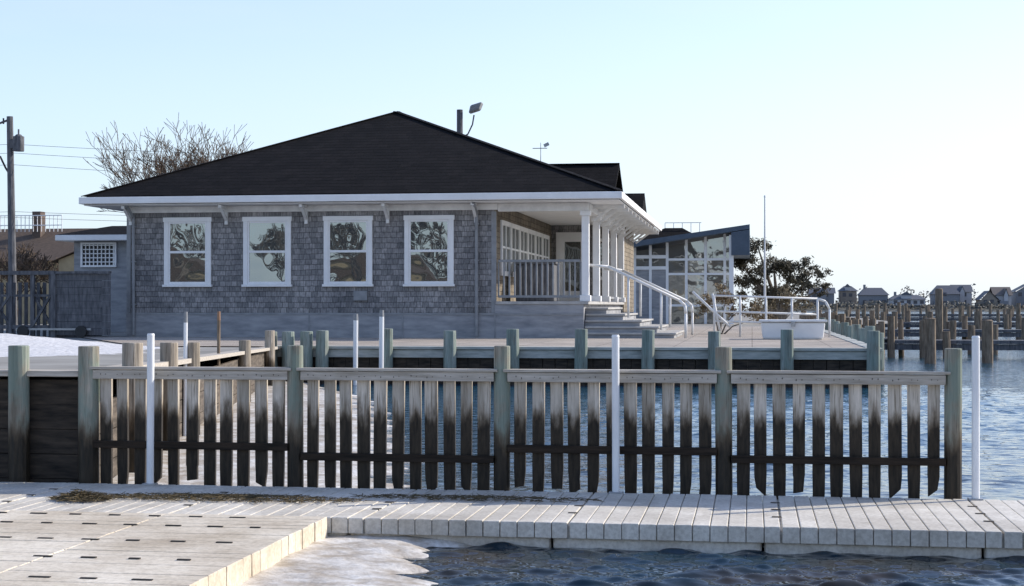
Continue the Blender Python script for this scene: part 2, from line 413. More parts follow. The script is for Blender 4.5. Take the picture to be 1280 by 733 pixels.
for j in range(n+1):
    for i in range(n+1):
        x=-19+13*i/n; y=13+18*j/n
        base=.98+(GZ-.98)*min(1,(y-11.35)/18)
        hh=.3*math.exp(-(((x+13.4)/2.0)**2+((y-25.5)/3.2)**2))+.12*math.exp(-(((x+10.6)/1.6)**2+((y-20)/3)**2))
        vs.append((x,y,base-.03+hh+.014*math.sin(x*5+y*2)*math.sin(y*4)+random.uniform(-.008,.008)))
for j in range(n):
    for i in range(n):
        o_=j*(n+1)+i; 
        x=-19+13*i/n; y=13+18*j/n
        if x+.4< -5.2-(y-11.35)*.225-.3: fs.append((o_,o_+1,o_+n+2,o_+n+1))
mb.add(vs,fs); mb.build('shell_gravel_mound',[M_shell],smooth=True)

# bulkheads
bk=empty('wooden_bulkhead')
mb=MB()
for k in range(7):
    z=-.4+k*.19; mb.box(-20,-5.06,FY+.07,FY+.12,z,z+.185,0,.002)
mb.build('near_boards',[M_bulk],bk)
mb=MB(); mb.box(-20,-5.0,FY-.02,FY+.22,.955,1.0,0); mb.build('near_cap',[M_rail],bk,bevel=.006)
mb=MB()
A=Vector((-5.1,11.5,0));B=Vector((-9.2,29.3,0))
for k in range(5):
    z=-.4+k*.25
    mb.beam(A+Vector((0,0,z)),B+Vector((0,0,z-.05)),.05,.24)
mb.build('return_boards',[M_bulk2],bk)
mb=MB(); mb.beam(A+Vector((0,0,.97)),B+Vector((0,0,.68)),.25,.05); mb.build('return_cap',[M_rail],bk)
mb=MB()
for y,h_ in ((12.8,1.18),(14.9,1.13),(16.6,1.09),(22.5,.98),(27,1.05)):
    t=(y-11.5)/17.8; p=A.lerp(B,t)+Vector((.12,0,0))
    mb.cyl((p.x,y,-.5),(p.x,y,h_),.095,.088,14)
mb.build('return_piles',[M_postt],bk,bevel=.01)
bf=empty('wooden_bulkhead'); BY=29.3
mb=MB()
for x in np.arange(-9.2,2.3,.24): mb.box(x,x+.23,BY,BY+.06,-.5,.66,0,.004)
for y in np.arange(29.4,62,.3): mb.box(2.24,2.3,y,y+.29,-.5,.66,0,.004)
mb.build('sheeting',[M_bulk],bf)
mb=MB(); mb.box(-9.3,2.36,BY-.1,BY+.25,.662,.715); mb.box(-9.2,2.34,BY-.06,BY-.01,.5,.655)
mb.box(2.1,2.36,BY+.25,62,.662,.715)
mb.build('cap',[M_cap],bf,bevel=.006)
mb=MB()
for i,x in enumerate([-9.2,-8.85,-8.5,-8.19,-6.92,-5.67,-4.46,-3.18,-1.93,-.68,.63,2.18]):
    h_=1.04+random.uniform(-.03,.04); r=.125
    if i<3: h_-=.02
    mb.cyl((x,BY-.18,-.6),(x+random.uniform(-.02,.02),BY-.18,h_),r*1.05,r*.95,12)
for y in np.arange(31,62,2.2):
    mb.cyl((2.42,y,-.6),(2.42,y,1.0+random.uniform(-.05,.08)),.12,.11,10)
mb.build('piles',[M_gpost],bf,bevel=.01)

for (x,y,z,c) in ((-6.2,16.5,1.43,0),(-7.05,20,1.42,1),(-7.39,28.6,1.34,2),(-6.89,28.6,1.41,2)):
    e=empty('marker_pole'); mb=MB(); r=.022 if y<22 else .045
    mb.cyl((x,y,-.3),(x+.01,y,z-.12),r,r,10,0); mb.cyl((x+.01,y,z-.12),(x+.01,y,z),r*1.05,r*.9,10,1)
    mb.build('pole',[M_pvc if c!=1 else M_pile, mat('pole_cap',(.12,.09,.06),(.4,.2,.1),.6) if c==1 else M_grey],e)

# ---------------- main building ----------------
bd=empty('shingled_boathouse')
F=38.0
mb=MB(); mb.box(-15.8,-6.29,F,53,1.28,4.06); mb.build('front_wall',[M_shX],bd)
mb=MB(); mb.box(-6.288,-6.25,F+.0,48.8,1.6,4.05); mb.build('porch_side_wall',[M_shY],bd)
mb=MB(); mb.box(-6.29,-4.0,48.8,53,1.28,4.05); mb.build('rear_wing_wall',[M_shX],bd)
mb=MB(); mb.box(-4.0,-3.97,48.8,53,1.28,4.05); mb.build('rear_wing_side',[M_shY],bd)
mb=MB(); mb.box(-15.84,-6.27,F-.035,53,.6,1.3); mb.box(-6.27,-4.07,F-.032,48.8,.6,1.52)
mb.build('foundation',[M_found],bd)
mb=MB()
for x in (-13.4,-11,-8.6,-6.27): mb.box(x-.02,x+.02,F-.045,F-.036,.68,1.28)
mb.box(-15.84,-4.07,F-.05,F-.036,1.265,1.315)
mb.build('foundation_battens',[M_grey],bd)
mb=MB(); mb.box(-6.25,-3.95,F-.06,48.8,1.523,1.6); mb.build('porch_floor',[M_conc],bd,bevel=.01)
x0,x1,y0,y1=-16.75,-3.13,37.35,53.9; ez=4.26; ax=-10.2; ay=44.2; by=47.1; pz=7.12
mb=MB()
V=[(x0,y0,ez),(x1,y0,ez),(x1,y1,ez),(x0,y1,ez),(ax,ay,pz),(ax,by,pz)]
mb.add(V,[(0,1,4),(1,2,5,4),(2,3,5),(3,0,4,5)])
V2=[(a,b_,c-.05) for a,b_,c in V]
mb.add(V2,[(0,4,1),(1,4,5,2),(2,5,3),(3,5,4,0)])
gx=-3.95; gz=5.78; gy=47; hw=2.55; 
mb.add([(-9.5,gy,gz),(gx,gy,gz),(gx,gy-hw,4.35),(-9.5,gy-hw,4.35),(gx,gy+hw,4.35),(-9.5,gy+hw,4.35)],[(0,3,2,1),(0,1,4,5)])
mb.add([(-9.5,gy,gz-.1),(gx,gy,gz-.1),(gx,gy-hw,4.25),(-9.5,gy-hw,4.25),(gx,gy+hw,4.25),(-9.5,gy+hw,4.25)],[(0,1,2,3),(0,5,4,1)])
mb.add([(gx,gy,gz),(gx,gy,gz-.1),(gx,gy-hw,4.25),(gx,gy-hw,4.35),(gx,gy+hw,4.25),(gx,gy+hw,4.35)],[(0,3,2,1),(0,1,4,5)])
mb.add([(-6,51.5,5.2),(-3.5,51.5,5.2),(-3.5,49.9,4.3),(-6,49.9,4.3),(-3.5,53.1,4.3),(-6,53.1,4.3)],[(0,3,2,1),(0,1,4,5),(1,2,4)])
mb.build('hip_roof',[M_roof],bd)
mb=MB(); mb.add([(gx-.25,gy,gz-.12),(gx-.25,gy-hw,4.2),(gx-.25,gy+hw,4.2)],[(0,1,2)]); mb.build('gable_end',[M_shY],bd)
mb=MB()
for p,q in (((x0,y0,ez),(ax,ay,pz)),((x1,y0,ez),(ax,ay,pz)),((ax,ay,pz),(ax,by,pz)),((gx,gy,gz),(-8.6,gy,gz))):
    mb.beam(Vector(p)+Vector((0,0,.005)),Vector(q)+Vector((0,0,.005)),.2,.02)
mb.build('ridge_caps',[M_roof],bd)
mb=MB()
mb.box(x0-.06,x1+.06,y0-.1,y0+.02,ez-.2,ez-.03); mb.box(x0-.06,x0+.02,y0+.02,y1,ez-.2,ez-.03); mb.box(x1-.02,x1+.06,y0+.02,y1,ez-.2,ez-.03)
mb.box(x0+.02,x1-.02,y0+.02,y1,ez-.235,ez-.205)
mb.build('gutter_and_soffit',[M_white],bd,bevel=.02)
mb=MB()
mb.box(-15.84,-6.2,F-.05,F-.003,3.86,4.02)
mb.box(-6.2,-3.95,F-.02,F+.16,3.82,4.02)
mb.box(-4.1,-3.93,F+.16,48.8,3.82,4.02)
mb.build('frieze_beam',[M_white2],bd,bevel=.01)
mb=MB()
for x in (-15.72,-13.17,-11.08,-8.98,-6.75):
    mb.beam((x,F-.55,3.98),(x,F-.04,3.98),.08,.07); mb.beam((x,F-.04,3.66),(x,F-.45,3.96),.07,.06); mb.box(x-.04,x+.04,F-.06,F-.003,3.55,3.86)
for y in np.arange(39,54,1.3):
    mb.beam((-3.95,y,3.97),(-3.15,y,3.97),.08,.09); mb.beam((-3.93,y,3.62),(-3.5,y,3.94),.06,.06)
mb.build('eave_brackets',[M_white2],bd)
mb=MB()
for x in (-15.62,-6.72):
    mb.cyl((x,F-.09,.75),(x,F-.09,3.75),.04,.04,8); mb.cyl((x,F-.09,3.75),(x,F-.6,4.05),.04,.04,8)
    for z in (1.5,2.6,3.5): mb.box(x-.06,x+.06,F-.1,F-.003,z,z+.03)
mb.build('downspouts',[M_grey],bd)
mb=MB(); mb.box(-15.83,-15.72,F-.028,F-.003,1.32,3.86); mb.box(-6.36,-6.24,F-.028,F+.03,1.32,3.82); mb.build('corner_boards',[M_grey],bd)
mb=MB(); mb.box(-9.85,-9.5,F-.06,F-.003,1.62,1.86); mb.build('wall_vent',[M_grey],bd,bevel=.01)
def window(cx,z0,z1,w_,Y):
    fr=MB(); t=.115
    fr.box(cx-w_/2,cx-w_/2+t,Y-.05,Y-.002,z0+.06,z1-t); fr.box(cx+w_/2-t,cx+w_/2,Y-.05,Y-.002,z0+.06,z1-t)
    fr.box(cx-w_/2-.02,cx+w_/2+.02,Y-.06,Y-.002,z1-t,z1); fr.box(cx-w_/2-.03,cx+w_/2+.03,Y-.09,Y-.002,z0,z0+.06)
    a=cx-w_/2+t; b_=cx+w_/2-t; zm=(z0+z1)/2-.03; s=.045
    fr.box(a,a+s,Y-.035,Y-.002,z0+.06,z1-t); fr.box(b_-s,b_,Y-.035,Y-.002,z0+.06,z1-t)
    fr.box(a+s,b_-s,Y-.035,Y-.002,z0+.06,z0+.13); fr.box(a+s,b_-s,Y-.035,Y-.002,z1-t-s,z1-t); fr.box(a+s,b_-s,Y-.04,Y-.002,zm,zm+.06)
    fr.build('window_frame',[M_white],bd,bevel=.006)
    g=MB(); tl=random.uniform(-.003,.003)
    g.add([(a+s,Y-.012+tl,z0+.13),(b_-s,Y-.012-tl,z0+.13),(b_-s,Y-.012-tl,zm),(a+s,Y-.012+tl,zm)],[(0,1,2,3)])
    g.add([(a+s,Y-.018,zm+.06),(b_-s,Y-.018,zm+.06),(b_-s,Y-.018,z1-t-s),(a+s,Y-.018,z1-t-s)],[(0,1,2,3)])
    g.build('window_glass',[M_glass],bd)
for cx in (-14.2,-12.1,-10.0,-7.93): window(cx,1.97,3.74,1.25,F)
fr=MB(); g=MB(); X=-6.25
for k in range(6):
    a=38.7+k*1.55; b_=a+1.5
    fr.box(X,X+.05,a,a+.1,2.25,3.65); fr.box(X,X+.05,b_-.1,b_,2.25,3.65); fr.box(X,X+.055,a+.1,b_-.1,3.53,3.65); fr.box(X,X+.07,a+.1,b_-.1,2.25,2.37)
    fr.box(X,X+.04,a+.1,b_-.1,2.95,3.0); fr.box(X,X+.04,(a+b_)/2-.03,(a+b_)/2+.03,2.37,3.53)
    g.add([(X+.012,a+.1,2.37),(X+.012,b_-.1,2.37),(X+.012,b_-.1,3.53),(X+.012,a+.1,3.53)],[(0,1,2,3)])
fr.build('porch_window_frames',[M_white],bd); g.build('porch_window_glass',[M_glass2],bd)
fr=MB(); fr.box(-6.1,-5.95,48.74,48.8,1.6,3.8); fr.box(-5.2,-5.05,48.74,48.8,1.6,3.8); fr.box(-5.95,-5.2,48.74,48.8,3.65,3.8)
fr.box(-5.95,-5.83,48.76,48.8,1.6,3.65);fr.box(-5.32,-5.2,48.76,48.8,1.6,3.65);fr.box(-5.83,-5.32,48.76,48.8,1.6,1.95);fr.box(-5.83,-5.32,48.76,48.8,3.5,3.65)
fr.box(-4.85,-4.75,48.75,48.8,2.3,3.6);fr.box(-4.2,-4.1,48.75,48.8,2.3,3.6);fr.box(-4.75,-4.2,48.75,48.8,3.5,3.6);fr.box(-4.75,-4.2,48.75,48.8,2.3,2.4)
fr.build('door_frame',[M_white],bd)
g=MB(); g.add([(-5.83,48.785,1.95),(-5.32,48.785,1.95),(-5.32,48.785,3.5),(-5.83,48.785,3.5)],[(0,1,2,3)])
g.add([(-4.75,48.785,2.4),(-4.2,48.785,2.4),(-4.2,48.785,3.5),(-4.75,48.785,3.5)],[(0,1,2,3)]); g.build('door_glass',[M_glass2],bd)
mb=MB()
for y in (38.12,40.8,43.4,46.0,48.6):
    mb.box(-4.13,-3.95,y-.09,y+.09,1.75,3.7); mb.box(-4.17,-3.91,y-.13,y+.13,1.6,1.75); mb.box(-4.17,-3.91,y-.13,y+.13,3.7,3.82)
mb.build('porch_columns',[M_white],bd,bevel=.012)
mb=MB()
def rail(x0,y0,x1,y1,z0,n):
    mb.beam((x0,y0,z0+1.0),(x1,y1,z0+1.0),.09,.06); mb.beam((x0,y0,z0+.12),(x1,y1,z0+.12),.06,.06)
    for k in range(n+1):
        t=k/n; x=x0+(x1-x0)*t; y=y0+(y1-y0)*t
        mb.beam((x,y,z0+.12),(x,y,z0+.97),.04,.04)
rail(-6.2,38.1,-4.16,38.1,1.6,15)
rail(-4.04,43.5,-4.04,48.4,1.6,30)
mb.build('porch_railing',[M_grey],bd)
mb=MB(); mb.box(-6.0,-5.0,39.6,40.5,1.6,2.55); mb.box(-6.05,-4.95,39.55,40.55,2.55,2.62); mb.build('porch_cabinet',[M_oldwood],bd,bevel=.03)
mb=MB(); ns=5
for k in range(ns):
    z1=1.6-.153*(k+1)
    mb.box(-4.06,-3.55+.42*k,38.35-.1*k,42.6,.65,z1-.05,1)
    mb.box(-4.05,-3.5+.42*k,38.3-.1*k,42.62,z1-.048,z1,0)
mb.build('entry_steps',[M_conc,M_found],bd,bevel=.008)
mb=MB()
for y in (38.25,42.5):
    P=[(-4.0,y,2.5),(-3.5,y,2.45),(-1.75,y,1.62),(-1.62,y,1.5),(-1.6,y,1.3),(-1.6,y,.7)]
    for a,b_ in zip(P[:-1],P[1:]): mb.cyl(a,b_,.035,.035,8)
    mb.cyl((-3.0,y,2.2),(-3.0,y,1.2),.03,.03,8); mb.cyl((-2.2,y,1.8),(-2.2,y,.9),.03,.03,8)
mb.build('stair_handrails',[M_white2],bd,smooth=True)
mb=MB()
mb.box(-15.5,-15.0,49,49.5,4.9,6.25)
mb.cyl((-7.7,49,5.2),(-7.7,49,6.15),.22,.22,8)
mb.box(-8.6,-7.9,48.2,49.2,5.4,6.02)
mb.build('roof_vents',[M_black],bd)
mb=MB(); mb.cyl((-6.35,47,5.7),(-6.35,47,6.45),.015,.01,6); mb.cyl((-6.6,47,6.28),(-6.15,47,6.28),.012,.012,6); mb.beam((-6.25,47,6.35),(-6.1,47,6.42),.02,.1)
mb.build('weathervane',[M_metal],bd)

fl=empty('floodlight_pole'); mb=MB()
mb.cyl((-10.55,56,.6),(-10.55,56,8.65),.13,.11,10); mb.build('pole',[M_oldwood],fl)
mb=MB()
P=[(-10.5,56,7.6),(-10.25,56,7.75),(-10.08,56,8.1),(-10.02,56,8.45)]
for a,b_ in zip(P[:-1],P[1:]): mb.cyl(a,b_,.03,.03,6)
mb.build('arm',[M_oldwood],fl)
mb=MB()
vs=[(-10.2,55.8,8.5),(-9.8,55.8,8.62),(-9.8,56.2,8.62),(-10.2,56.2,8.5),(-10.12,55.75,8.78),(-9.7,55.75,8.9),(-9.7,56.25,8.9),(-10.12,56.25,8.78)]
mb.add(vs,[(0,3,2,1),(4,5,6,7),(0,1,5,4),(1,2,6,5),(2,3,7,6),(3,0,4,7)]); mb.build('lamp_head',[M_grey],fl,bevel=.05)

# ---------------- gangway railings, box ----------------
gr=empty('gangway_railing'); mb=MB()
y=40
mb.cyl((-1.5,y,1.85),(-.55,y,.95),.035,.035,8); mb.cyl((-1.0,y,1.8),(-.8,y,.8),.03,.03,8)
for z in (1.75,1.35,1.1): mb.cyl((-.95,y,z),(1.65,y+.5,z-.08),.026,.026,8)
for k in range(5):
    t=k/4; mb.cyl((-.95+2.6*t,y+.5*t,.68),(-.95+2.6*t,y+.5*t,1.76-.08*t),.03,.03,8)
P=[(1.65,y+.5,1.67),(1.85,y+.5,1.6),(1.95,y+.5,1.4),(1.95,y+.5,.7)]
for a,b_ in zip(P[:-1],P[1:]): mb.cyl(a,b_,.03,.03,8)
mb.build('rails',[M_white2],gr,smooth=True)
sb=empty('dock_storage_box'); mb=MB()
vs=[(.25,37.3,.7),(1.65,37.3,.7),(1.65,38.1,.7),(.25,38.1,.7),(.2,37.25,1.1),(1.7,37.25,1.1),(1.7,38.15,1.1),(.2,38.15,1.1)]
mb.add(vs,[(0,3,2,1),(4,5,6,7),(0,1,5,4),(1,2,6,5),(2,3,7,6),(3,0,4,7)]); mb.build('body',[M_white],sb,bevel=.05)
mb=MB(); mb.box(.16,1.74,37.2,38.2,1.105,1.16); mb.build('lid',[M_white2],sb,bevel=.02)
mb=MB(); mb.box(.9,1.0,37.15,37.2,1.0,1.12); mb.build('latch',[M_metal],sb)

# ---------------- modern glass building ----------------
mg=empty('modern_glass_building'); Y=70
M_blueroof=mat('slate_blue_roof',(.05,.075,.105),(.08,.11,.15),.6)
mb=MB()
mb.add([(-7.5,Y-1,3.75),(-.1,Y-1,4.85),(-.1,Y+10,4.85),(-7.5,Y+10,3.75),(-7.5,Y-1,4.0),(-.1,Y-1,5.05),(-.1,Y+10,5.05),(-7.5,Y+10,4.0)],[(0,3,2,1),(4,5,6,7),(0,1,5,4),(1,2,6,5),(2,3,7,6),(3,0,4,7)])
mb.add([(-.9,Y-1.02,4.7),(-.1,Y-1.02,4.82),(-.1,Y-1.02,3.7),(-.9,Y-1.02,3.7),(-.9,Y+9,4.7),(-.1,Y+9,4.82),(-.1,Y+9,3.7),(-.9,Y+9,3.7)],[(0,1,2,3),(1,5,6,2),(4,0,3,7),(3,2,6,7)])
mb.build('shed_roof',[M_blueroof],mg)
mb=MB()
for x in (-5.2,-4.5,-3.75,-2.9,-2.05,-1.2):
    mb.box(x-.06,x+.06,Y-.06,Y+.06,.68,4.0+.149*(x+7.5)-.25)
for z in (1.5,2.9,3.55): mb.box(-3.75,-.9,Y-.05,Y+.05,z-.05,z+.05)
mb.box(-7.5,-3.75,Y-.05,Y+.05,3.1,3.25); mb.box(-7.5,-3.75,Y-.05,Y+.05,3.6,3.75)
mb.box(-1.0,-.8,Y-.8,Y-.6,.68,4.6)
mb.build('white_frames',[M_white],mg)
mb=MB(); mb.box(-7.5,-3.8,Y+.0,Y+8,.68,3.1); mb.build('wall',[M_found],mg)
mb=MB(); mb.add([(-7.5,Y+.02,3.2),(-3.75,Y+.02,3.2),(-3.75,Y+.02,4.1),(-7.5,Y+.02,3.7)],[(0,1,2,3)]); mb.add([(-3.75,Y+.02,.7),(-.9,Y+.02,.7),(-.9,Y+.02,4.6),(-3.75,Y+.02,4.15)],[(0,1,2,3)])
mb.build('glazing',[glassmat('pale_glass',.28,(.1,.095,.08))],mg)
mb=MB(); mb.box(-.95,-.9,Y+.1,Y+8,.68,4.5); mb.build('side_wall',[M_white2],mg)
rb=empty('distant_roof_deck'); mb=MB()
mb.box(-6,-3.2,90,96,.68,5.4,0); mb.add([(-6.5,89.5,5.3),(-2.8,89.5,5.3),(-2.8,96,5.3),(-6.5,96,5.3),(-5,91,6.0),(-4,91,6.0)],[(0,1,5,4),(1,2,5),(2,3,4,5),(3,0,4)],1)
mb.build('walls',[M_grey,M_roof],rb)
mb=MB(); mb.beam((-5,91,6.3),(-2.9,91,6.3),.05,.04,0)
for k in range(5): mb.beam((-5+.5*k,91,5.7),(-5+.5*k,91,6.3),.04,.04)
mb.build('railing',[M_white],rb)

# ---------------- trees ----------------
def bare_tree(name,base,height,spread,seed,levels=6,r0=.14,thin=.012,bark=None,ratio=(.62,.85)):
    rnd=random.Random(seed); mb=MB()
    def br(p,d,l,r,lev):
        q=p+d*l; r2=max(thin,r*.68)
        mid=p.lerp(q,.5)+Vector((rnd.uniform(-1,1),rnd.uniform(-1,1),rnd.uniform(-.5,.5)))*l*.06
        n=6 if lev>3 else 3
        mb.cyl(p,mid,r,(r+r2)/2,n,cap=False); mb.cyl(mid,q,(r+r2)/2,r2,n,cap=False)
        if lev==0: return
        for k in range(3 if lev<levels else 5):
            a=Vector((rnd.uniform(-1,1),rnd.uniform(-1,1),rnd.uniform(-.25,.75))).normalized()
            nd=(d+a*spread*(1.1 if lev==levels else .85)).normalized()
            br(q if k else mid.lerp(q,.6),nd,l*rnd.uniform(*ratio),r2*.8,lev-1)
    br(Vector(base),Vector((0,0,1)),height,r0,levels)
    return mb.build(name,[bark or M_bark])
bare_tree('bare_tree',(-23.3,60,.68),2.45,.85,5,6,.19,.010,M_barkd)
bare_tree('bare_tree',(-20.9,58,.68),2.4,.8,11,6,.17,.010,M_barkd)
for i,(x,y,h_) in enumerate(((-28.5,57,.9),(-26.6,56,.95),(-25.2,58,.85),(-29.8,60,1.0),(-24.2,60,.8),(-27.6,61,.95))):
    bare_tree('bare_shrub',(x,y,.68),h_,.95,20+i,5,.07,.014,M_barkd)
def foliage_tree(name,base,lobes,trunkr,n,leaf,c1,c2,seed):
    rnd=random.Random(seed); e=empty(name); mb=MB()
    bx,by,bz=base
    for (x,y,z,r) in lobes:
        m_=Vector((bx+(x-bx)*.3,by+(y-by)*.3,bz+(z-bz)*.45))
        mb.cyl((bx,by,bz-.1),m_,trunkr,trunkr*.6,7,cap=False); mb.cyl(m_,(x,y,z),trunkr*.6,trunkr*.2,6,cap=False)
    mb.build('trunk_and_limbs',[M_bark],e)
    mb=MB()
    for (x,y,z,r) in lobes:
        sub=[(x+rnd.gauss(0,r*.5),y+rnd.gauss(0,r*.5),z+rnd.gauss(0,r*.32)) for _ in range(10)]
        for _ in range(int(n*r*r)):
            c=rnd.choice(sub); p=Vector((c[0]+rnd.gauss(0,r*.17),c[1]+rnd.gauss(0,r*.17),c[2]+rnd.gauss(0,r*.12)))
            a=Vector((rnd.gauss(0,1),rnd.gauss(0,1),rnd.gauss(0,1))).normalized(); b_=a.orthogonal().normalized()
            s=leaf*rnd.uniform(.6,1.4)
            mb.add([p-a*s,p+b_*s*.35,p+a*s,p-b_*s*.35],[(0,1,2,3)])
    mb.build('foliage',[mat(name+'_leaves',c1,c2,.8,nscale=2.5)],e); return e
foliage_tree('pine_tree',(1.2,75,.68),[(-.6,75,3.6,.8),(.3,75.3,4.2,.75),(1.0,74.8,3.5,.95),(1.9,75,3.3,.8),(2.8,75.2,2.9,.6),(2.3,75,2.4,.8),(0,75,2.6,.9),(1.2,75,2.3,1.0),(3.2,75,2.3,.45)],.16,1500,.085,(.02,.022,.012),(.08,.065,.035),4)
foliage_tree('dry_bush',(-.9,44,.68),[(-1.2,44,1.5,.4),(-.7,44,1.75,.42),(-.2,44.1,1.5,.4),(.3,44.2,1.2,.35)],.03,4500,.045,(.07,.045,.02),(.22,.16,.085),5)
foliage_tree('dry_bush',(.9,52,.68),[(.4,52,1.4,.4),(1.0,52,1.8,.45),(1.5,52,1.5,.4)],.03,3000,.05,(.06,.05,.025),(.2,.15,.08),6)

fp=empty('flagpole'); mb=MB(); mb.cyl((.48,60,.68),(.48,60,5.6),.05,.025,8); mb.cyl((.48,60,5.6),(.48,60,5.68),.04,.03,8)
mb.build('pole',[M_white2],fp); mb=MB(); mb.box(.5,.56,59.95,60.05,1.6,1.75); mb.build('cleat',[M_metal],fp)

# ---------------- utility pole & wires ----------------
up=empty('utility_pole'); mb=MB(); px_=-24.9
mb.cyl((px_,50,.6),(px_-.15,50,7.95),.15,.11,10); mb.beam((px_-.6,50,7.7),(px_-.15,50,7.85),.06,.06); mb.build('pole',[M_oldwood],up)
mb=MB(); mb.cyl((px_+.22,49.9,6.75),(px_+.22,49.9,7.25),.19,.19,12); mb.cyl((px_+.22,49.9,7.25),(px_+.22,49.9,7.32),.15,.08,12); mb.cyl((px_+.22,49.9,7.3),(px_+.22,49.9,7.5),.03,.03,6)
mb.box(px_-.1,px_+.1,49.85,50,6.85,7.15); mb.build('transformer',[M_oldwood],up,smooth=False)
mb=MB()
for k in range(3):
    mb.cyl((px_-.6+.22*k,50,7.7),(px_-.6+.22*k,50,7.9),.03,.03,6)
P=[(px_-.5,50,6.6),(px_-.3,50,6.2),(px_-.1,50,5.9),(px_-.1,50,5.2)]
for a,b_ in zip(P[:-1],P[1:]): mb.cyl(a,b_,.035,.035,6)
mb.build('insulators_and_conduit',[M_black],up)
def wire(a,b_,sag,parent):
    mb=MB(); n=14; a=Vector(a);b_=Vector(b_); pts=[]
    for i in range(n+1):
        t=i/n; p=a.lerp(b_,t); p.z-=sag*4*t*(1-t); pts.append(p)
    for p,q in zip(pts[:-1],pts[1:]): mb.cyl(p,q,.008,.008,4,cap=False)
    mb.build('wire',[M_wirem],parent)
for z,e in ((7.0,6.9),(6.7,6.5),(6.3,6.0),(4.7,4.75),(4.5,4.55)):
    wire((px_,50,z),(px_+14,56,e),.12,up); wire((px_,50,z),(px_-20,46,z),.2,up)

# ---------------- left buildings ----------------
lb=empty('lattice_shed'); mb=MB(); mb.box(-20.9,-17.5,46,50,.68,3.5); mb.build('walls',[M_found],lb)
mb=MB(); mb.box(-21.3,-17,45.5,50.5,3.5,3.68); mb.build('white_eave',[M_white],lb,bevel=.02)
mb=MB(); mb.add([(-21.3,45.5,3.68),(-17,45.5,3.68),(-17,50.5,3.68),(-21.3,50.5,3.68),(-20.3,47.5,4.05),(-17,47.5,4.05),(-17,49,4.05),(-20.3,49,4.05)],[(0,1,5,4),(4,5,6,7),(2,3,7,6),(3,0,4,7),(1,2,6,5)]); mb.build('roof',[M_roof],lb)
mb=MB(); a,b_,c,d_=-20.6,-19.55,2.75,3.4
mb.box(a-.06,a,45.93,45.99,c-.06,d_+.06);mb.box(b_,b_+.06,45.93,45.99,c-.06,d_+.06);mb.box(a,b_,45.93,45.99,c-.06,c);mb.box(a,b_,45.93,45.99,d_,d_+.06)
k=a+.1
while k<b_: mb.box(k-.015,k+.015,45.95,45.98,c,d_); k+=.13
k=c+.1
while k<d_: mb.box(a,b_,45.955,45.985,k-.015,k+.015); k+=.13
mb.build('lattice_window',[M_white],lb)
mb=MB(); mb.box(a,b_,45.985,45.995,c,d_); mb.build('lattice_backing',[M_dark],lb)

gt=empty('wooden_gate_enclosure'); mb=MB()
for k in range(9): mb.box(-17.4,-15.95,37.2,37.25,.75+.172*k,.75+.172*k+.165,0,.003)
mb.box(-17.5,-17.38,37.15,40,.68,2.35)
mb.box(-17.4,-15.95,37.15,37.3,2.3,2.36)
mb.build('panel',[M_oldwood],gt)
mb=MB()
mb.beam((-22,37.4,2.33),(-17.5,37.4,2.33),.14,.1); mb.beam((-22,37.4,1.75),(-17.5,37.4,1.75),.06,.06); mb.beam((-22,37.4,.95),(-17.5,37.4,.95),.08,.1)
for x in (-21.6,-20.7,-19.9,-19.3,-18.7,-18.1,-17.6): mb.beam((x,37.4,.68),(x,37.4,2.3),.1,.1)
for a,b_ in ((-19.3,-18.7),(-20.7,-19.9),(-18.1,-17.6),(-21.6,-20.7)): mb.beam((a,37.35,.95),(b_,37.35,1.75),.05,.06); mb.beam((a,37.45,1.75),(b_,37.45,.95),.05,.06)
for x in np.arange(-22,-17.5,.17): mb.beam((x,38.4,.68),(x,38.4,2.1),.09,.03)
mb.build('frame',[M_oldwood],gt)
mb=MB()
for x in (-16.65,-18.2):
    mb.cyl((x,37.02,.84),(x,37.12,.84),.15,.15,16)
mb.build('wheels',[M_black],gt); mb=MB(); mb.beam((-18.4,37.1,.9),(-16.4,37.1,.9),.05,.05); mb.build('axle_frame',[M_metal],gt)

hs=empty('brown_house'); M_yel=mat('tan_siding',(.32,.25,.15),(.45,.36,.22),.8); M_brroof=mat('brown_roof',(.07,.05,.035),(.13,.09,.065),.9,nscale=8)
mb=MB(); mb.box(-36,-27.3,66,72,.68,3.6); mb.add([(-27.3,66,3.6),(-27.3,72,3.6),(-27.3,69,5)],[(0,1,2)]); mb.build('walls',[M_yel],hs)
mb=MB(); mb.add([(-36,65.5,3.5),(-27,65.5,3.5),(-27,69,5.1),(-36,69,5.1),(-36,72.5,3.5),(-27,72.5,3.5)],[(0,1,2,3),(3,2,5,4)]); mb.build('roof',[M_brroof],hs)
mb=MB(); mb.box(-32.95,-32.55,68,68.5,4.6,5.85); mb.build('chimney',[mat('brick_chimney',(.07,.055,.045),(.14,.1,.08),.9)],hs)
mb=MB(); mb.beam((-36,67.8,5.65),(-31.4,67.8,5.65),.05,.04); mb.beam((-36,67.8,5.2),(-31.4,67.8,5.2),.04,.04)
for k in range(24): mb.beam((-36+.2*k,67.8,4.9),(-36+.2*k,67.8,5.65),.025,.025)
mb.build('roof_deck_railing',[M_white],hs)
mb=MB(); 
for x in (-30.5,-29): mb.box(x,x+.8,65.94,65.99,2.0,3.1)
mb.build('windows',[M_glass2],hs)
h2=empty('tan_cottage')
mb=MB(); mb.box(-25.6,-22,55,60,.68,3.2); mb.add([(-25.6,55,3.2),(-22,55,3.2),(-23.2,55,4.1)],[(0,1,2)]); mb.build('walls',[M_yel],h2)
mb=MB(); mb.add([(-25.9,54.8,3.1),(-23.2,54.8,4.2),(-23.2,60,4.2),(-25.9,60,3.1),(-21.8,54.8,3.1),(-21.8,60,3.1)],[(0,1,2,3),(1,4,5,2)]); mb.build('roof',[M_brroof],h2)
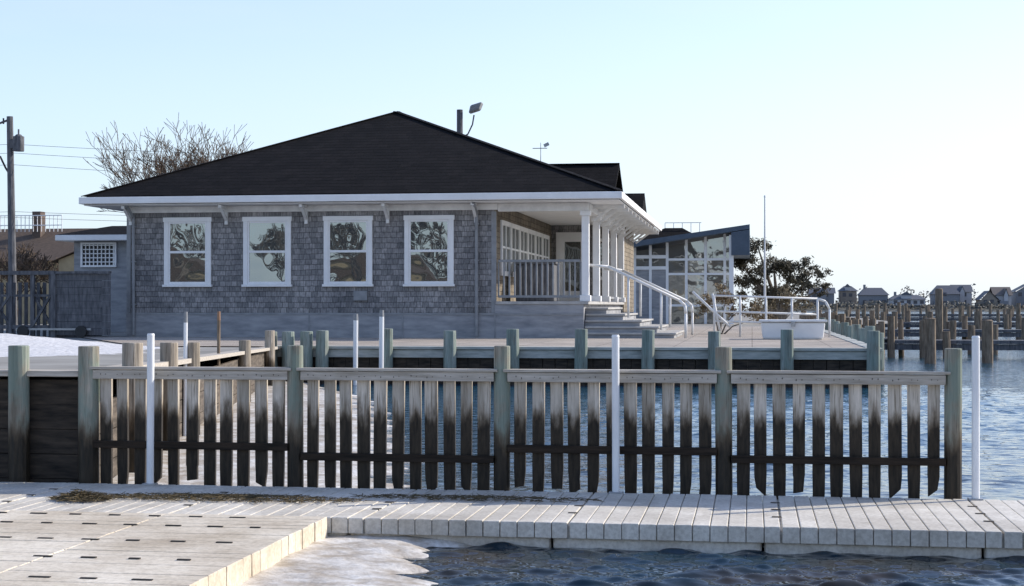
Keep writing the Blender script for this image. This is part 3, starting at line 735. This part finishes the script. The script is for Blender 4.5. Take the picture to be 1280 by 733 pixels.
mb=MB(); mb.box(-24.9,-24.2,54.95,54.99,1.8,2.8); mb.build('window',[M_glass2],h2)

# ---------------- marina pilings right ----------------
def marina(name,xa,xb,y,z,n,hl,hh,r,depth=1.2,seed=1):
    rnd=random.Random(seed); e=empty(name); mb=MB()
    mb.box(xa,xb,y,y+depth,z-.1,z); mb.box(xa,xb,y+.05,y+.12,z-.28,z-.11); mb.build('dock_deck',[M_oldwood],e)
    mb=MB()
    for k in range(n):
        x=xa+(xb-xa)*(k+rnd.uniform(.1,.9))/n; yy=y+rnd.choice((-.15,depth+.15,-2.5,3.5)); 
        rr=r*rnd.uniform(.8,1.2); mb.cyl((x,yy,-.6),(x+rnd.uniform(-.04,.04),yy,rnd.uniform(hl,hh)),rr*1.05,rr*.92,9)
    mb.build('pilings',[M_pile],e); return e
marina('marina_dock',3.4,14,46,.5,18,.75,1.15,.1,1.0,1)
marina('marina_dock',4.0,22,63,.55,26,.85,1.3,.12,1.2,2)
marina('marina_dock',5.5,30,86,.6,32,.9,1.5,.13,1.4,3)
marina('marina_dock',6,45,122,.6,44,1.0,1.7,.15,1.5,4)
marina('marina_dock',8,60,170,.6,46,1.1,1.9,.17,1.8,5)
for x,y,h_ in ((4.55,41.5,1.15),(6.05,42,1.1),(6.9,60,2.1)):
    e=empty('mooring_piling'); mb=MB(); mb.cyl((x,y,-.6),(x,y,h_),.15,.14,12); mb.cyl((x,y,h_),(x,y,h_+.03),.15,.1,12); mb.build('pile',[M_pile],e)
mb=MB(); e=empty('catwalk')
mb.box(3.0,3.9,46,100,.45,.55); mb.build('deck',[M_oldwood],e); mb=MB()
for y in np.arange(46,100,3.4): mb.cyl((2.95,y,-.5),(2.95,y,1.1+random.uniform(-.1,.15)),.11,.1,8); mb.cyl((3.95,y,-.5),(3.95,y,1.05+random.uniform(-.1,.2)),.11,.1,8)
mb.build('pilings',[M_pile],e)

# ---------------- far shore & houses ----------------
M_far=mat('far_shore',(.12,.12,.1),(.2,.19,.16),.95,nscale=.05)
gmesh('far_shore',[(0,395,.0),(700,395,.0),(700,398,.9),(0,398,.9),(700,900,1.5),(0,900,1.5)],[(0,1,2,3),(3,2,4,5)],M_far)
M_fh=[mat('far_wall_grey',(.17,.18,.2),(.23,.24,.26)),mat('far_wall_pale',(.4,.4,.41),(.5,.5,.51)),mat('far_roof',(.07,.08,.1),(.1,.11,.13)),mat('far_window',(.04,.045,.06),(.06,.06,.08),.3),mat('far_wall_tan',(.24,.2,.16),(.32,.27,.22)),mat('far_roof_brown',(.11,.09,.08),(.15,.13,.11))]  # house albedos lightened: distance haze is painted into these colours
mb=MB(); rnd=random.Random(12); x=15
while x<130:
    w_=rnd.uniform(3.8,9); h_=rnd.uniform(2.0,4.6); y=rnd.uniform(400,425); mi=rnd.choice((0,0,1,1,4)); rz=rnd.uniform(1.1,2.4); rf=rnd.choice((2,2,5))
    mb.box(x,x+w_,y,y+9,.9,.9+h_,mi); z=.9+h_; q=rnd.random()
    if q<.35:
        mb.add([(x-.4,y-.4,z),(x+w_+.4,y-.4,z),(x+w_*.5,y-.4,z+rz),(x-.4,y+9,z),(x+w_+.4,y+9,z),(x+w_*.5,y+9,z+rz)],[(0,2,5,3),(1,4,5,2)],rf)
        mb.add([(x,y,z),(x+w_,y,z),(x+w_*.5,y,z+rz)],[(0,1,2)],mi)
    elif q<.7:
        mb.add([(x-.4,y-.4,z),(x+w_+.4,y-.4,z),(x+w_+.4,y+4.5,z+rz),(x-.4,y+4.5,z+rz),(x-.4,y+9,z),(x+w_+.4,y+9,z)],[(0,1,2,3),(3,2,5,4)],rf)
        gw=w_*.35; gx_=x+w_*rnd.uniform(.1,.5)
        mb.add([(gx_,y-.8,z-.2),(gx_+gw,y-.8,z-.2),(gx_+gw/2,y-.8,z+rz*.8),(gx_,y+3,z-.2),(gx_+gw,y+3,z-.2),(gx_+gw/2,y+4,z+rz*.8)],[(0,2,5,3),(1,4,5,2)],rf)
        mb.add([(gx_+.2,y-.7,.9),(gx_+gw-.2,y-.7,.9),(gx_+gw-.2,y-.7,z),(gx_+gw/2,y-.7,z+rz*.65),(gx_+.2,y-.7,z)],[(0,1,2,3,4)],mi)
    else:
        mb.add([(x-.4,y-.4,z),(x+w_+.4,y-.4,z),(x+w_-1.2,y+4.5,z+rz),(x+1.2,y+4.5,z+rz),(x-.4,y+9,z),(x+w_+.4,y+9,z)],[(0,1,2,3),(3,2,5,4),(0,3,4),(1,5,2)],rf)
        if rnd.random()<.6: mb.box(x+w_*.3,x+w_*.6,y+.5,y+3,z,z+1.1,1); mb.add([(x+w_*.25,y+.3,z+1.1),(x+w_*.65,y+.3,z+1.1),(x+w_*.45,y+.3,z+1.9),(x+w_*.45,y+4,z+1.9)],[(0,1,2),(0,2,3),(1,3,2)],rf)
    for k in range(int(w_/1.6)):
        for zz in ((1.9,) if h_<3.4 else (1.7,3.8)):
            if rnd.random()<.8: mb.box(x+.6+k*1.6,x+1.5+k*1.6,y-.06,y-.01,zz,zz+rnd.uniform(.8,1.2),3)
    if rnd.random()<.6: mb.box(x+1,x+1+rnd.uniform(2,4),y-2,y-.1,.9,.9+h_*.55,rnd.choice((0,1,4)))
    if rnd.random()<.35: mb.box(x+1,x+1.6,y+4,y+4.6,z,z+rz+.8,0)
    x+=w_+rnd.uniform(-1.5,2.6)
mb.build('distant_houses',M_fh)
mb=MB()
for i in range(9000):
    x=rnd.uniform(5,140); y=rnd.choice((rnd.uniform(396,401),rnd.uniform(426,440)))
    s_=abs(math.sin(x*.35)*math.sin(x*.13+1)); g_=(.6+1.3*s_) if y<402 else (1.5+5*abs(math.sin(x*.21+2)*math.sin(x*.57)))
    z=.8+rnd.random()*g_
    a=Vector((rnd.gauss(0,1),rnd.gauss(0,1),rnd.gauss(0,1))).normalized()*.35; b_=a.orthogonal()*.6; p=Vector((x,y,z))
    mb.add([p-a,p+b_,p+a,p-b_],[(0,1,2,3)])
mb.build('distant_trees',[mat('far_shrub',(.07,.075,.07),(.14,.13,.1))])
# shoreline behind the photographer (seen in window reflections)
mb=MB(); rnd=random.Random(5)
x=-160
while x<120:
    w_=rnd.uniform(5,10); h_=rnd.uniform(3.5,6.5); y=-75+rnd.uniform(-8,8)
    mb.box(x,x+w_,y-8,y,.5,h_,0 if rnd.random()<.7 else 1); mb.add([(x-.5,y+.5,h_),(x+w_+.5,y+.5,h_),(x+w_/2,y+.5,h_+2.5),(x-.5,y-8,h_),(x+w_+.5,y-8,h_),(x+w_/2,y-8,h_+2.5)],[(0,1,2),(0,2,5,3),(1,4,5,2)],2)
    x+=w_+rnd.uniform(1,9)
mb.build('opposite_shore_houses',[M_yel,M_white2,M_brroof])
gmesh('opposite_shore',[(-600,-60,.4),(600,-60,.4),(600,-900,.4),(-600,-900,.4)],[(0,1,2,3)],M_ground)
for i in range(10): bare_tree('bare_tree',(-66+i*8,-58+rnd.uniform(-4,4),.4),2.8,.85,40+i,5,.32,.06)
